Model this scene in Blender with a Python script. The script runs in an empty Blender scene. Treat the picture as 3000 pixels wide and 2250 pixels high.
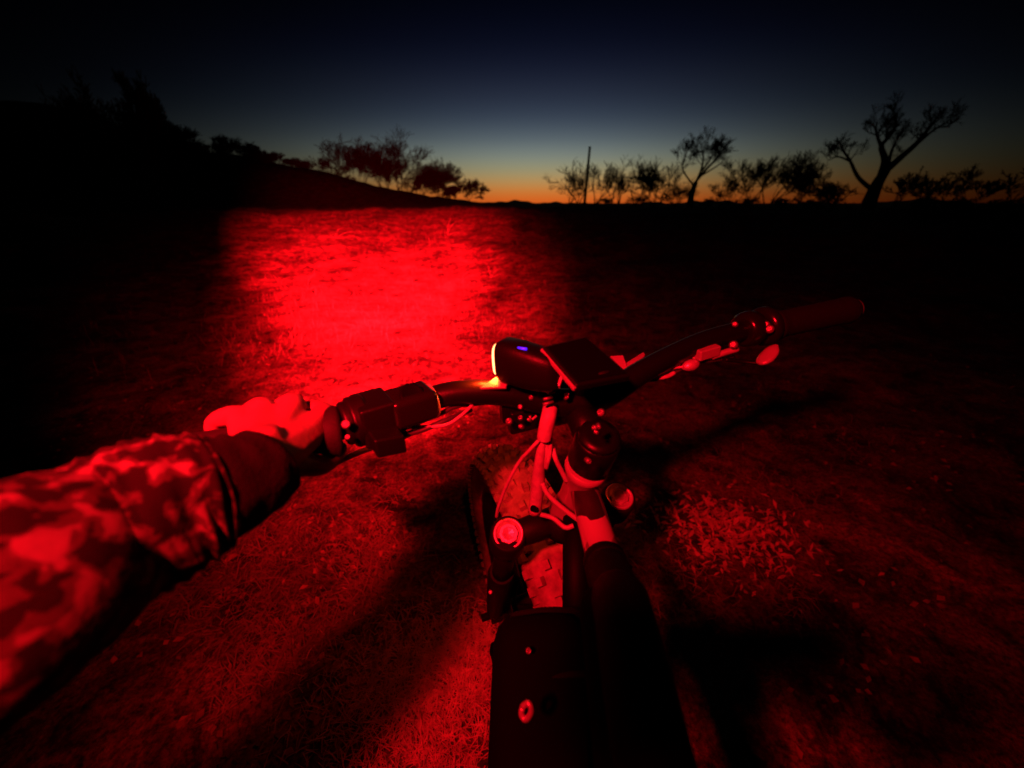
import bpy, math, random
import numpy as np
from mathutils import Vector, Matrix, noise

# ------------------------------------------------------------------ camera, world, exposure
scene = bpy.context.scene
COL = scene.collection
EYE = Vector((0, 0, 1.20))            # the phone in the rider's right hand
PITCH = math.radians(25.2)
FPX = 1127.0                          # focal length in pixels of the 3000 px wide photograph

cam_data = bpy.data.cameras.new('camera')
cam_data.sensor_width = 36.0
cam_data.lens = 36.0 * FPX / 3000.0
cam_data.clip_start = 0.01
cam_data.clip_end = 6000
cam_data.dof.use_dof = True
cam_data.dof.focus_distance = 0.56
cam_data.dof.aperture_fstop = 3.6
cam = bpy.data.objects.new('camera', cam_data)
COL.objects.link(cam)
cam.location = EYE
cam.rotation_euler = (math.pi / 2 - PITCH, 0, 0)
scene.camera = cam

world = bpy.data.worlds.new('World')
scene.world = world
world.use_nodes = True

def build_sky():
    """after-sunset sky: colour by elevation, brightest over the place where the sun went down"""
    nt = world.node_tree
    nt.nodes.clear()
    N, L = nt.nodes, nt.links
    out = N.new('ShaderNodeOutputWorld')
    bg = N.new('ShaderNodeBackground')
    bg.inputs['Strength'].default_value = 1.0
    L.new(bg.outputs[0], out.inputs[0])
    tc = N.new('ShaderNodeTexCoord')
    sep = N.new('ShaderNodeSeparateXYZ')
    L.new(tc.outputs['Generated'], sep.inputs[0])

    def m(op, a, b=None, c=None, clamp=False):
        n = N.new('ShaderNodeMath'); n.operation = op; n.use_clamp = clamp
        for i, v in enumerate((a, b, c)):
            if v is None: continue
            if isinstance(v, (int, float)): n.inputs[i].default_value = v
            else: L.new(v, n.inputs[i])
        return n.outputs[0]
    elev = m('ARCSINE', sep.outputs['Z'])
    t = m('DIVIDE', elev, math.radians(24), clamp=True)
    ramp = N.new('ShaderNodeValToRGB')
    ramp.color_ramp.interpolation = 'B_SPLINE'
    el = ramp.color_ramp.elements

    def lin(r, g, b):
        f = lambda c: (c / 255 / 12.92) if c <= 10 else ((c / 255 + .055) / 1.055) ** 2.4
        return (f(r), f(g), f(b), 1)
    stops = [(0, (214, 88, 26)), (1.2, (205, 116, 46)), (2.4, (184, 140, 80)), (3.8, (152, 147, 110)), (5.4, (124, 134, 126)),
             (7.2, (88, 100, 108)), (9.3, (55, 66, 82)), (11.5, (38, 45, 62)), (14, (20, 25, 43)), (16.5, (9, 12, 28)), (19.5, (2, 4, 14)), (24, (1, 2, 8))]
    while len(el) > 1: el.remove(el[0])
    el[0].position = 0; el[0].color = lin(*stops[0][1])
    for d, c in stops[1:]:
        e = el.new(d / 24); e.color = lin(*c)
    L.new(t, ramp.inputs[0])
    # azimuth away from the sunset point, in radians (0 = +Y)
    az = m('ARCTAN2', sep.outputs['X'], sep.outputs['Y'])
    az = m('SUBTRACT', az, math.radians(3.5))
    q = m('DIVIDE', az, math.radians(26))
    g = m('EXPONENT', m('MULTIPLY', m('MULTIPLY', q, q), -1.12))
    g = m('ADD', m('MULTIPLY', g, 0.985), 0.0012)
    # the glow fades slower above the sunset than low at the sides
    mul = N.new('ShaderNodeVectorMath'); mul.operation = 'SCALE'
    L.new(ramp.outputs[0], mul.inputs[0]); L.new(g, mul.inputs['Scale'])
    L.new(mul.outputs[0], bg.inputs[0])
build_sky()

scene.view_settings.view_transform = 'Standard'
scene.view_settings.look = 'None'
scene.view_settings.gamma = 1
scene.view_settings.exposure = 0
scene.view_settings.use_curve_mapping = False
scene.render.engine = 'CYCLES'

HEADLAMP = Vector((-0.20, -0.17, 1.45))         # on the rider's forehead

# ------------------------------------------------------------------ helpers
SIN, COS = math.sin(PITCH), math.cos(PITCH)
def P(px, py, d):
    """the point seen at pixel (px, py) of the photograph, d metres along the optical axis"""
    u = (px - 1500) / FPX; v = -(py - 1125) / FPX
    return EYE + Vector((u * d, (COS + SIN * v) * d, (-SIN + COS * v) * d))
def rel(x, y, z): return EYE + Vector((x, y, z))
def azel(px, py):
    v = P(px, py, 1) - EYE
    return math.atan2(v.x, v.y), math.atan2(v.z, math.hypot(v.x, v.y))

class MB:
    def __init__(s): s.v = []; s.f = []; s.sm = []
    def tube(s, pts, rad, n=10, caps=True, smooth=True, flat=1.0):
        pts = [Vector(p) for p in pts]
        if not hasattr(rad, '__len__'): rad = [rad] * len(pts)
        base = len(s.v); up = None
        for i, p in enumerate(pts):
            t = (pts[min(i + 1, len(pts) - 1)] - pts[max(i - 1, 0)])
            t = t.normalized() if t.length > 1e-9 else Vector((0, 0, 1))
            if up is None:
                up = t.orthogonal().normalized() if abs(t.z) > .9 else Vector((0, 0, 1)).cross(t).normalized()
            up = (up - t * up.dot(t)).normalized()
            b = t.cross(up)
            for k in range(n):
                a = 2 * math.pi * k / n
                s.v.append(p + (up * math.cos(a) + b * math.sin(a) * flat) * rad[i])
        for i in range(len(pts) - 1):
            for k in range(n):
                a, b2 = base + i * n + k, base + i * n + (k + 1) % n
                s.f.append((a, b2, b2 + n, a + n)); s.sm.append(smooth)
        if caps:
            s.f.append(tuple(base + k for k in reversed(range(n)))); s.sm.append(False)
            e = base + (len(pts) - 1) * n
            s.f.append(tuple(e + k for k in range(n))); s.sm.append(False)
        return s
    def lathe(s, o, axis, prof, n=24, smooth=True):
        axis = Vector(axis).normalized()
        pts = [Vector(o) + axis * d for d, r in prof]
        base = len(s.v); up = axis.orthogonal().normalized(); b = axis.cross(up)
        for p, (d, r) in zip(pts, prof):
            for k in range(n):
                a = 2 * math.pi * k / n
                s.v.append(p + (up * math.cos(a) + b * math.sin(a)) * max(r, 1e-5))
        for i in range(len(pts) - 1):
            for k in range(n):
                a, b2 = base + i * n + k, base + i * n + (k + 1) % n
                s.f.append((a, b2, b2 + n, a + n)); s.sm.append(smooth)
        s.f.append(tuple(base + k for k in reversed(range(n)))); s.sm.append(False)
        e = base + (len(pts) - 1) * n
        s.f.append(tuple(e + k for k in range(n))); s.sm.append(False)
        return s
    def box(s, c, ax, ay, az, hx, hy, hz, taper=1.0):
        c = Vector(c); base = len(s.v)
        for sz in (-1, 1):
            k = taper if sz > 0 else 1
            for sx, sy in ((-1, -1), (1, -1), (1, 1), (-1, 1)):
                s.v.append(c + Vector(ax) * (sx * hx * k) + Vector(ay) * (sy * hy * k) + Vector(az) * (sz * hz))
        for f in ((3, 2, 1, 0), (4, 5, 6, 7), (0, 1, 5, 4), (1, 2, 6, 5), (2, 3, 7, 6), (3, 0, 4, 7)):
            s.f.append(tuple(base + i for i in f)); s.sm.append(False)
        return s
    def slab(s, top, thick):
        """a plate with the given top corners and thickness below them"""
        top = [Vector(p) for p in top]; n = (top[1] - top[0]).cross(top[-1] - top[0]).normalized()
        if n.z < 0: top.reverse(); n = -n
        base = len(s.v); k = len(top)
        s.v += [p - n * thick for p in top] + top
        s.f.append(tuple(base + i for i in reversed(range(k)))); s.f.append(tuple(base + k + i for i in range(k)))
        s.sm += [False, False]
        for i in range(k):
            j = (i + 1) % k
            s.f.append((base + i, base + j, base + k + j, base + k + i)); s.sm.append(False)
        return s
    def build(s, name, mat, parent=None, bevel=0, seg=3, origin=None):
        me = bpy.data.meshes.new(name)
        o = bpy.data.objects.new(name, me); COL.objects.link(o)
        org = Vector((0, 0, 0))
        if parent: org = parent.matrix_world.translation.copy()
        if origin is not None: org = Vector(origin)
        me.from_pydata([v - org for v in s.v], [], s.f)
        me.polygons.foreach_set('use_smooth', s.sm)
        me.materials.append(mat)
        if parent:
            pw = parent.matrix_world.translation
            o.parent = parent
            o.location = org - pw
            o.matrix_world = Matrix.Translation(org)
        else: o.location = org; o.matrix_world = Matrix.Translation(org)
        if bevel:
            m = o.modifiers.new('bevel', 'BEVEL'); m.width = bevel; m.segments = seg; m.limit_method = 'ANGLE'
            m.angle_limit = math.radians(40)
            me.polygons.foreach_set('use_smooth', [True] * len(me.polygons))
            w = o.modifiers.new('wn', 'WEIGHTED_NORMAL'); w.keep_sharp = False
        return o

def empty(name, loc, parent=None):
    o = bpy.data.objects.new(name, None); COL.objects.link(o)
    o.empty_display_size = .05
    if parent:
        o.parent = parent; o.location = Vector(loc) - parent.matrix_world.translation
        o.matrix_world = Matrix.Translation(loc)
    else: o.location = loc; o.matrix_world = Matrix.Translation(loc)
    return o
def tag(o, label=None, cat=None, group=None, kind=None):
    if label: o['label'] = label
    if cat: o['category'] = cat
    if group: o['group'] = group
    if kind: o['kind'] = kind
    return o

def spline(pts, n=8):
    pts = [Vector(p) for p in pts]; out = []
    q = [pts[0] * 2 - pts[1]] + pts + [pts[-1] * 2 - pts[-2]]
    for i in range(1, len(q) - 2):
        for k in range(n):
            t = k / n
            a, b, c, d = q[i - 1], q[i], q[i + 1], q[i + 2]
            out.append(.5 * ((2 * b) + (c - a) * t + (2 * a - 5 * b + 4 * c - d) * t * t + (3 * b - a - 3 * c + d) * t ** 3))
    out.append(pts[-1]); return out

# ------------------------------------------------------------------ materials
def mat(name, color, rough=.5, metal=0, bump=0, bscale=200, vary=0, vscale=40, spec=.5, coat=0, detail=4):
    m = bpy.data.materials.new(name); m.use_nodes = True
    nt = m.node_tree; N, L = nt.nodes, nt.links; b = N['Principled BSDF']
    b.inputs['Base Color'].default_value = (*color, 1)
    b.inputs['Roughness'].default_value = rough; b.inputs['Metallic'].default_value = metal
    b.inputs['Specular IOR Level'].default_value = spec
    b.inputs['Coat Weight'].default_value = coat
    tc = N.new('ShaderNodeTexCoord')
    if vary:
        n = N.new('ShaderNodeTexNoise'); n.inputs['Scale'].default_value = vscale; n.inputs['Detail'].default_value = detail
        L.new(tc.outputs['Object'], n.inputs['Vector'])
        r = N.new('ShaderNodeValToRGB'); r.color_ramp.elements[0].position = .3; r.color_ramp.elements[1].position = .7
        r.color_ramp.elements[0].color = (*[c * (1 - vary) for c in color], 1)
        r.color_ramp.elements[1].color = (*[min(1, c * (1 + vary)) for c in color], 1)
        L.new(n.outputs[0], r.inputs[0]); L.new(r.outputs[0], b.inputs['Base Color'])
    if bump:
        n = N.new('ShaderNodeTexNoise'); n.inputs['Scale'].default_value = bscale; n.inputs['Detail'].default_value = detail
        L.new(tc.outputs['Object'], n.inputs['Vector'])
        bp = N.new('ShaderNodeBump'); bp.inputs['Strength'].default_value = bump; bp.inputs['Distance'].default_value = .002
        L.new(n.outputs[0], bp.inputs['Height']); L.new(bp.outputs[0], b.inputs['Normal'])
    return m
def emit(name, color, strength):
    m = bpy.data.materials.new(name); m.use_nodes = True
    b = m.node_tree.nodes['Principled BSDF']
    b.inputs['Base Color'].default_value = (.02, .02, .02, 1)
    b.inputs['Emission Color'].default_value = (*color, 1); b.inputs['Emission Strength'].default_value = strength
    return m

M = dict(
    black_metal=mat('black_anodised_metal', (.003, .003, .003), .36, 0, .1, 300, spec=.16),
    black_plastic=mat('black_plastic', (.003, .003, .003), .42, 0, .15, 600, spec=.16),
    matte_black=mat('matte_black', (.0012, .0012, .0012), .9, 0, .2, 500, spec=.03),
    rubber=mat('black_rubber', (.006, .006, .006), .7, 0, .3, 400, spec=.15),
    tyre=mat('dusty_tyre_rubber', (.20, .17, .145), .9, 0, .5, 300, .35, 60, spec=.2),
    paint=mat('pale_frame_paint', (.20, .19, .175), .35, 0, .03, 200, .15, 30, coat=.3),
    frame=mat('dark_frame_paint', (.0014, .0014, .0014), .6, 0, .03, 200, spec=.06),
    fork=mat('dark_fork_casting', (.004, .004, .004), .6, 0, .1, 200, spec=.12),
    alloy=mat('brushed_alloy', (.5, .48, .46), .38, .6, .1, 500, .15, 80),
    steel=mat('steel_bolt', (.16, .155, .15), .35, .5, .2, 900),
    white_cable=mat('pale_cable_sleeve', (.28, .27, .25), .5, 0, .15, 500, .2, 120),
    grey_cable=mat('grey_cable', (.24, .23, .22), .5, 0, .1, 400),
    black_cable=mat('black_cable', (.02, .02, .02), .5),
    glass=mat('dark_display_glass', (.002, .002, .003), .22, 0, spec=.12),
    smoke=mat('smoked_plastic', (.005, .004, .004), .22, 0, .0, spec=.3),
    bark=mat('bark', (.06, .045, .035), .95, 0, .6, 20, .4, 8),
    twig=mat('bare_twigs', (.07, .05, .038), .95),
    wood=mat('weathered_pole', (.09, .07, .05), .9, 0, .4, 15),
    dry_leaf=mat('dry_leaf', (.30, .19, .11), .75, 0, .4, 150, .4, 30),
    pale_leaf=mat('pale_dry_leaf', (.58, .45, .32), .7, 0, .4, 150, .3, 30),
    straw=mat('dry_grass', (.23, .18, .115), .8, 0, 0, 50, .45, 3),
    trousers=mat('black_trousers', (.015, .015, .017), .95, 0, .4, 300, spec=.1),
    cuff=mat('black_knit_cuff', (.0032, .003, .003), .95, 0, .6, 300, spec=.1),
    boot=mat('black_boot', (.02, .02, .02), .6),
    led_blue=emit('blue_indicator', (.05, .01, 1), 1.6),
    lens=emit('glowing_lens', (1, .32, .10), 6.0),
    headlamp_lens=emit('glowing_red_lens', (1, .02, .02), 3.0),
)

def skin_mat():
    m = mat('skin', (.125, .08, .06), .55, 0, .25, 260, .10, 25)
    b = m.node_tree.nodes['Principled BSDF']
    b.inputs['Subsurface Weight'].default_value = .12
    b.inputs['Subsurface Radius'].default_value = (.012, .004, .002)
    b.inputs['Subsurface Scale'].default_value = .5
    return m
M['skin'] = skin_mat()

def decal_mat():
    m = mat('pale_paint_with_dark_graphics', (.24, .22, .20), .35, 0, .05, 200, coat=.2)
    nt = m.node_tree; N, L = nt.nodes, nt.links; b = N['Principled BSDF']
    tc = N.new('ShaderNodeTexCoord'); mp = N.new('ShaderNodeMapping')
    mp.inputs['Scale'].default_value = (60, 22, 22); mp.inputs['Rotation'].default_value = (.4, .3, .5)
    L.new(tc.outputs['Object'], mp.inputs['Vector'])
    v = N.new('ShaderNodeTexVoronoi'); v.inputs['Scale'].default_value = 1.0; L.new(mp.outputs[0], v.inputs['Vector'])
    sp = N.new('ShaderNodeSeparateColor'); L.new(v.outputs['Color'], sp.inputs[0])
    r = N.new('ShaderNodeValToRGB'); r.color_ramp.interpolation = 'CONSTANT'; e = r.color_ramp.elements
    e[0].position = 0; e[0].color = (.24, .22, .20, 1); e[1].position = .52; e[1].color = (.012, .011, .010, 1)
    k = e.new(.76); k.color = (.09, .08, .075, 1)
    L.new(sp.outputs[0], r.inputs[0]); L.new(r.outputs[0], b.inputs['Base Color'])
    return m
M['decal'] = decal_mat()

def camo_mat():
    m = bpy.data.materials.new('camouflage_cloth'); m.use_nodes = True
    nt = m.node_tree; N, L = nt.nodes, nt.links; b = N['Principled BSDF']
    b.inputs['Roughness'].default_value = .9; b.inputs['Specular IOR Level'].default_value = .15
    tc = N.new('ShaderNodeTexCoord')
    mp = N.new('ShaderNodeMapping'); mp.inputs['Scale'].default_value = (1, 1, 1.0)
    L.new(tc.outputs['Object'], mp.inputs['Vector'])
    n1 = N.new('ShaderNodeTexNoise'); n1.inputs['Scale'].default_value = 88; n1.inputs['Detail'].default_value = 2.2
    n1.inputs['Roughness'].default_value = .45; n1.inputs['Distortion'].default_value = .5
    L.new(mp.outputs[0], n1.inputs['Vector'])
    r1 = N.new('ShaderNodeValToRGB'); r1.color_ramp.interpolation = 'LINEAR'
    e = r1.color_ramp.elements
    e[0].position = .0; e[0].color = (.003, .0025, .002, 1)
    e[1].position = .44; e[1].color = (.004, .0035, .003, 1)
    for p, c in ((.475, (.026, .020, .016)), (.55, (.034, .028, .022)), (.59, (.085, .074, .06)), (1, (.13, .11, .088))):
        k = e.new(p); k.color = (*c, 1)
    L.new(n1.outputs[0], r1.inputs[0])
    L.new(r1.outputs[0], b.inputs['Base Color'])
    n2 = N.new('ShaderNodeTexNoise'); n2.inputs['Scale'].default_value = 45; n2.inputs['Detail'].default_value = 5
    L.new(tc.outputs['Object'], n2.inputs['Vector'])
    bp = N.new('ShaderNodeBump'); bp.inputs['Strength'].default_value = .5; bp.inputs['Distance'].default_value = .004
    L.new(n2.outputs[0], bp.inputs['Height']); L.new(bp.outputs[0], b.inputs['Normal'])
    return m
M['camo'] = camo_mat()

def ground_mat():
    m = bpy.data.materials.new('dirt_and_thatch'); m.use_nodes = True
    nt = m.node_tree; N, L = nt.nodes, nt.links; b = N['Principled BSDF']
    b.inputs['Roughness'].default_value = .95; b.inputs['Specular IOR Level'].default_value = .1
    tc = N.new('ShaderNodeTexCoord')
    def nz(sc, det, ro=.6, vec=None, dist=0):
        n = N.new('ShaderNodeTexNoise'); n.inputs['Scale'].default_value = sc; n.inputs['Detail'].default_value = det
        n.inputs['Roughness'].default_value = ro; n.inputs['Distortion'].default_value = dist
        L.new(vec or tc.outputs['Object'], n.inputs['Vector']); return n.outputs[0]
    def ramp(src, stops):
        r = N.new('ShaderNodeValToRGB'); e = r.color_ramp.elements
        e[0].position, e[0].color = stops[0][0], (*stops[0][1], 1)
        e[1].position, e[1].color = stops[-1][0], (*stops[-1][1], 1)
        for p, c in stops[1:-1]:
            k = e.new(p); k.color = (*c, 1)
        L.new(src, r.inputs[0]); return r.outputs[0]
    big = ramp(nz(1.5, 6), [(.36, (.085, .066, .046)), (.5, (.18, .14, .095)), (.64, (.31, .24, .16))])
    mid = ramp(nz(7, 7, .7, dist=.6), [(.36, (.16, .15, .14)), (.47, (.75, .75, .75)), (.62, (1.7, 1.65, 1.5))])
    fine = ramp(nz(70, 6, .75), [(.36, (.22, .22, .22)), (.5, (1, 1, 1)), (.64, (1.8, 1.75, 1.65))])
    def mul(a, c):
        x = N.new('ShaderNodeMix'); x.data_type = 'RGBA'; x.blend_type = 'MULTIPLY'; x.inputs[0].default_value = 1
        L.new(a, x.inputs[6]); L.new(c, x.inputs[7]); return x.outputs[2]
    L.new(mul(mul(big, mid), fine), b.inputs['Base Color'])
    h = N.new('ShaderNodeMath'); h.operation = 'ADD'
    L.new(nz(22, 8, .7), h.inputs[0]); L.new(nz(90, 5, .7), h.inputs[1])
    bp = N.new('ShaderNodeBump'); bp.inputs['Strength'].default_value = .9; bp.inputs['Distance'].default_value = .02
    L.new(h.outputs[0], bp.inputs['Height']); L.new(bp.outputs[0], b.inputs['Normal'])
    return m
M['ground'] = ground_mat()

# ------------------------------------------------------------------ terrain
def smooth(a, b, t):
    t = np.clip((t - a) / (b - a), 0, 1); return t * t * (3 - 2 * t)
_rs = np.random.RandomState(7)
_waves = []
for k in range(46):
    f = 2 ** _rs.uniform(-1.2, 4.2); a = _rs.uniform(0, 2 * math.pi)
    _waves.append((f * math.cos(a), f * math.sin(a), _rs.uniform(0, 6.28), .019 / (f ** .8)))
def terrain(x, y):
    x = np.asarray(x, float); y = np.asarray(y, float)
    r = np.hypot(x, y)
    z = .84 * smooth(4.5, 17, r)
    near = 1 - smooth(25, 60, r)
    s = np.zeros_like(r)
    for fx, fy, ph, am in _waves: s += am * np.sin(fx * x + fy * y + ph)
    lim = .25 + .75 * smooth(.6, 2.5, np.hypot(x, y - .6))
    a = np.arctan2(x, y)
    far = (.55 * np.sin(a * 17 + 1) + .35 * np.sin(a * 41 + 2) + .25 * np.sin(a * 83) + .15 * np.sin(a * 190 + .5) + .4) * .9
    crest = (.030 * np.sin(a * 23 + 3) + .022 * np.sin(a * 57 + r * .4) + .014 * np.sin(a * 140 + 1)) * smooth(8, 15, r)
    return z + s * near * lim + crest + far * smooth(70, 140, r)
def ground_hit(px, py):
    d = P(px, py, 1) - EYE
    t = 0.3
    while t < 200:
        q = EYE + d * t
        if q.z < terrain(q.x, q.y): return q
        t *= 1.01
    return None

def build_ground():
    n = 640
    u = np.linspace(-1, 1, n)
    k = 7.2
    ax = np.sinh(u * k) / math.sinh(k) * 2500
    uy = np.linspace(-.75, 1, n)
    ay = np.sinh(uy * k) / math.sinh(k) * 2500 + 1.0
    X, Y = np.meshgrid(ax, ay)
    Z = terrain(X, Y)
    co = np.stack([X, Y, Z], -1).reshape(-1, 3)
    i = np.arange(n - 1)
    a = (i[:, None] * n + i[None, :]).ravel()
    f = np.stack([a, a + 1, a + n + 1, a + n], 1)
    me = bpy.data.meshes.new('ground')
    me.vertices.add(len(co)); me.vertices.foreach_set('co', co.ravel())
    me.loops.add(f.size); me.loops.foreach_set('vertex_index', f.ravel().astype(np.int32))
    me.polygons.add(len(f)); me.polygons.foreach_set('loop_start', np.arange(0, f.size, 4, dtype=np.int32))
    me.polygons.foreach_set('use_smooth', np.ones(len(f), bool))
    me.update(); me.validate()
    me.materials.append(M['ground'])
    o = bpy.data.objects.new('ground', me); COL.objects.link(o)
    tag(o, kind='structure')
build_ground()

def build_hill():
    prof = [(-200, 300), (60, 300), (250, 330), (400, 392), (520, 436), (700, 458), (850, 486), (960, 506), (1100, 545), (1250, 572), (1400, 592), (1500, 598)]
    ae = [azel(x, y) for x, y in prof]
    A = np.array([a for a, e in ae]); E = np.array([e for a, e in ae])
    na, nr = 160, 40
    az = np.linspace(math.radians(-100), A[-1], na); rr = np.linspace(30, 150, nr)
    v = []
    for a in az:
        e = np.interp(a, A, E)
        for r in rr:
            top = 1.2 + 80 * math.tan(e)
            w = math.exp(-((r - 80) / 24) ** 2)
            base = .6
            z = base + (top - base) * w + .25 * w * noise.noise(Vector((a * 40, r * .1, 0)))
            if r in (rr[0], rr[-1]): z = -1
            v.append((r * math.sin(a), r * math.cos(a), z))
    f = [(i * nr + j, i * nr + j + 1, (i + 1) * nr + j + 1, (i + 1) * nr + j) for i in range(na - 1) for j in range(nr - 1)]
    me = bpy.data.meshes.new('hill'); me.from_pydata(v, [], f)
    me.polygons.foreach_set('use_smooth', [True] * len(f)); me.materials.append(M['ground'])
    o = bpy.data.objects.new('hill', me); COL.objects.link(o); tag(o, kind='structure')
build_hill()

# ------------------------------------------------------------------ trees, bushes, pole
def grow(rng, start, direction, length, radius, level, out, bend=.22, up=.12, spread=.55, kids=3, maxlev=5, rmin=.008):
    """collect tapered limbs: out[level] = list of (points, radii)"""
    n = 4 if level < 3 else 3
    p = Vector(start); d = Vector(direction).normalized(); pts = [p.copy()]; rad = [radius]
    for i in range(n):
        d = (d + Vector((rng.gauss(0, bend), rng.gauss(0, bend), rng.gauss(0, bend) + up))).normalized()
        p = p + d * (length / n); pts.append(p.copy()); rad.append(max(rmin, radius * (1 - .55 * (i + 1) / n)))
    out.setdefault(level, []).append((pts, rad))
    if level >= maxlev: return
    for k in range(kids + (1 if level > 1 else 0)):
        t = rng.uniform(.35, 1.0) if k else 1.0
        i = min(n - 1, int(t * n)); q = pts[i].lerp(pts[i + 1], t * n - i) if t < 1 else pts[-1]
        e = Vector((rng.gauss(0, 1), rng.gauss(0, 1), rng.gauss(0, .7))).normalized()
        nd = (d * (1 - spread * .5) + e * spread).normalized()
        grow(rng, q, nd, length * rng.uniform(.55, .8), max(rmin, radius * rng.uniform(.38, .55)), level + 1, out, bend, up, spread, kids, maxlev, rmin)

def tree_meshes(out):
    a, b, c = MB(), MB(), MB()
    for lv, lst in out.items():
        for pts, rad in lst:
            if lv == 0: a.tube(pts, rad, 8)
            elif lv <= 2: b.tube(pts, rad, 5)
            else: c.tube(pts, rad, 3, caps=False)
    return a, b, c

def make_tree(loc, h, seed, label, name='bare_tree', lean=(0, 0), spread=.55, kids=3, maxlev=5, trunk=.28, cat='tree', rtrunk=None, group=None, stems=1, rmin=.012, wide=1.0):
    rng = random.Random(seed); out = {}
    loc = Vector(loc); loc.z -= .1
    for s in range(stems):
        off = Vector((rng.uniform(-1, 1), rng.uniform(-1, 1), 0)) * (0 if stems == 1 else h * .012)
        d = Vector((lean[0] + (rng.gauss(0, .45) if stems > 1 else 0), lean[1] + (rng.gauss(0, .45) if stems > 1 else 0), 1))
        grow(rng, loc + off, d, h * trunk, (rtrunk or h * .028) / (stems ** .5), 0, out, spread=spread, kids=kids, maxlev=maxlev, rmin=rmin)
    # scale crown so that the top sits at the wished height
    top = max(p.z for l in out.values() for pts, r in l for p in pts)
    k = h / (top - loc.z)
    for l in out.values():
        for pts, r in l:
            for p in pts: q = (p - loc) * k; p.xyz = loc + Vector((q.x * wide, q.y * wide, q.z))
    t = empty(name, loc)
    a, b, c = tree_meshes(out)
    if stems > 1:
        k0 = len(a.v); a.v += b.v; a.f += [tuple(i + k0 for i in f) for f in b.f]; a.sm += b.sm
    else: b.build('limbs', M['bark'], t)
    a.build('trunk', M['bark'], t); c.build('crown', M['twig'], t)
    tag(t, label, cat, group)
    return t

def place(px, py_top, dist, py_base=None):
    """foot and height of something whose top shows at a pixel, standing dist metres away"""
    a, e = azel(px, py_top)
    x, y = dist * math.sin(a), dist * math.cos(a)
    z = .8 if py_base is None else 1.2 + dist * math.tan(azel(px, py_base)[1])
    return Vector((x, y, z)), 1.2 + dist * math.tan(e) - z

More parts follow.
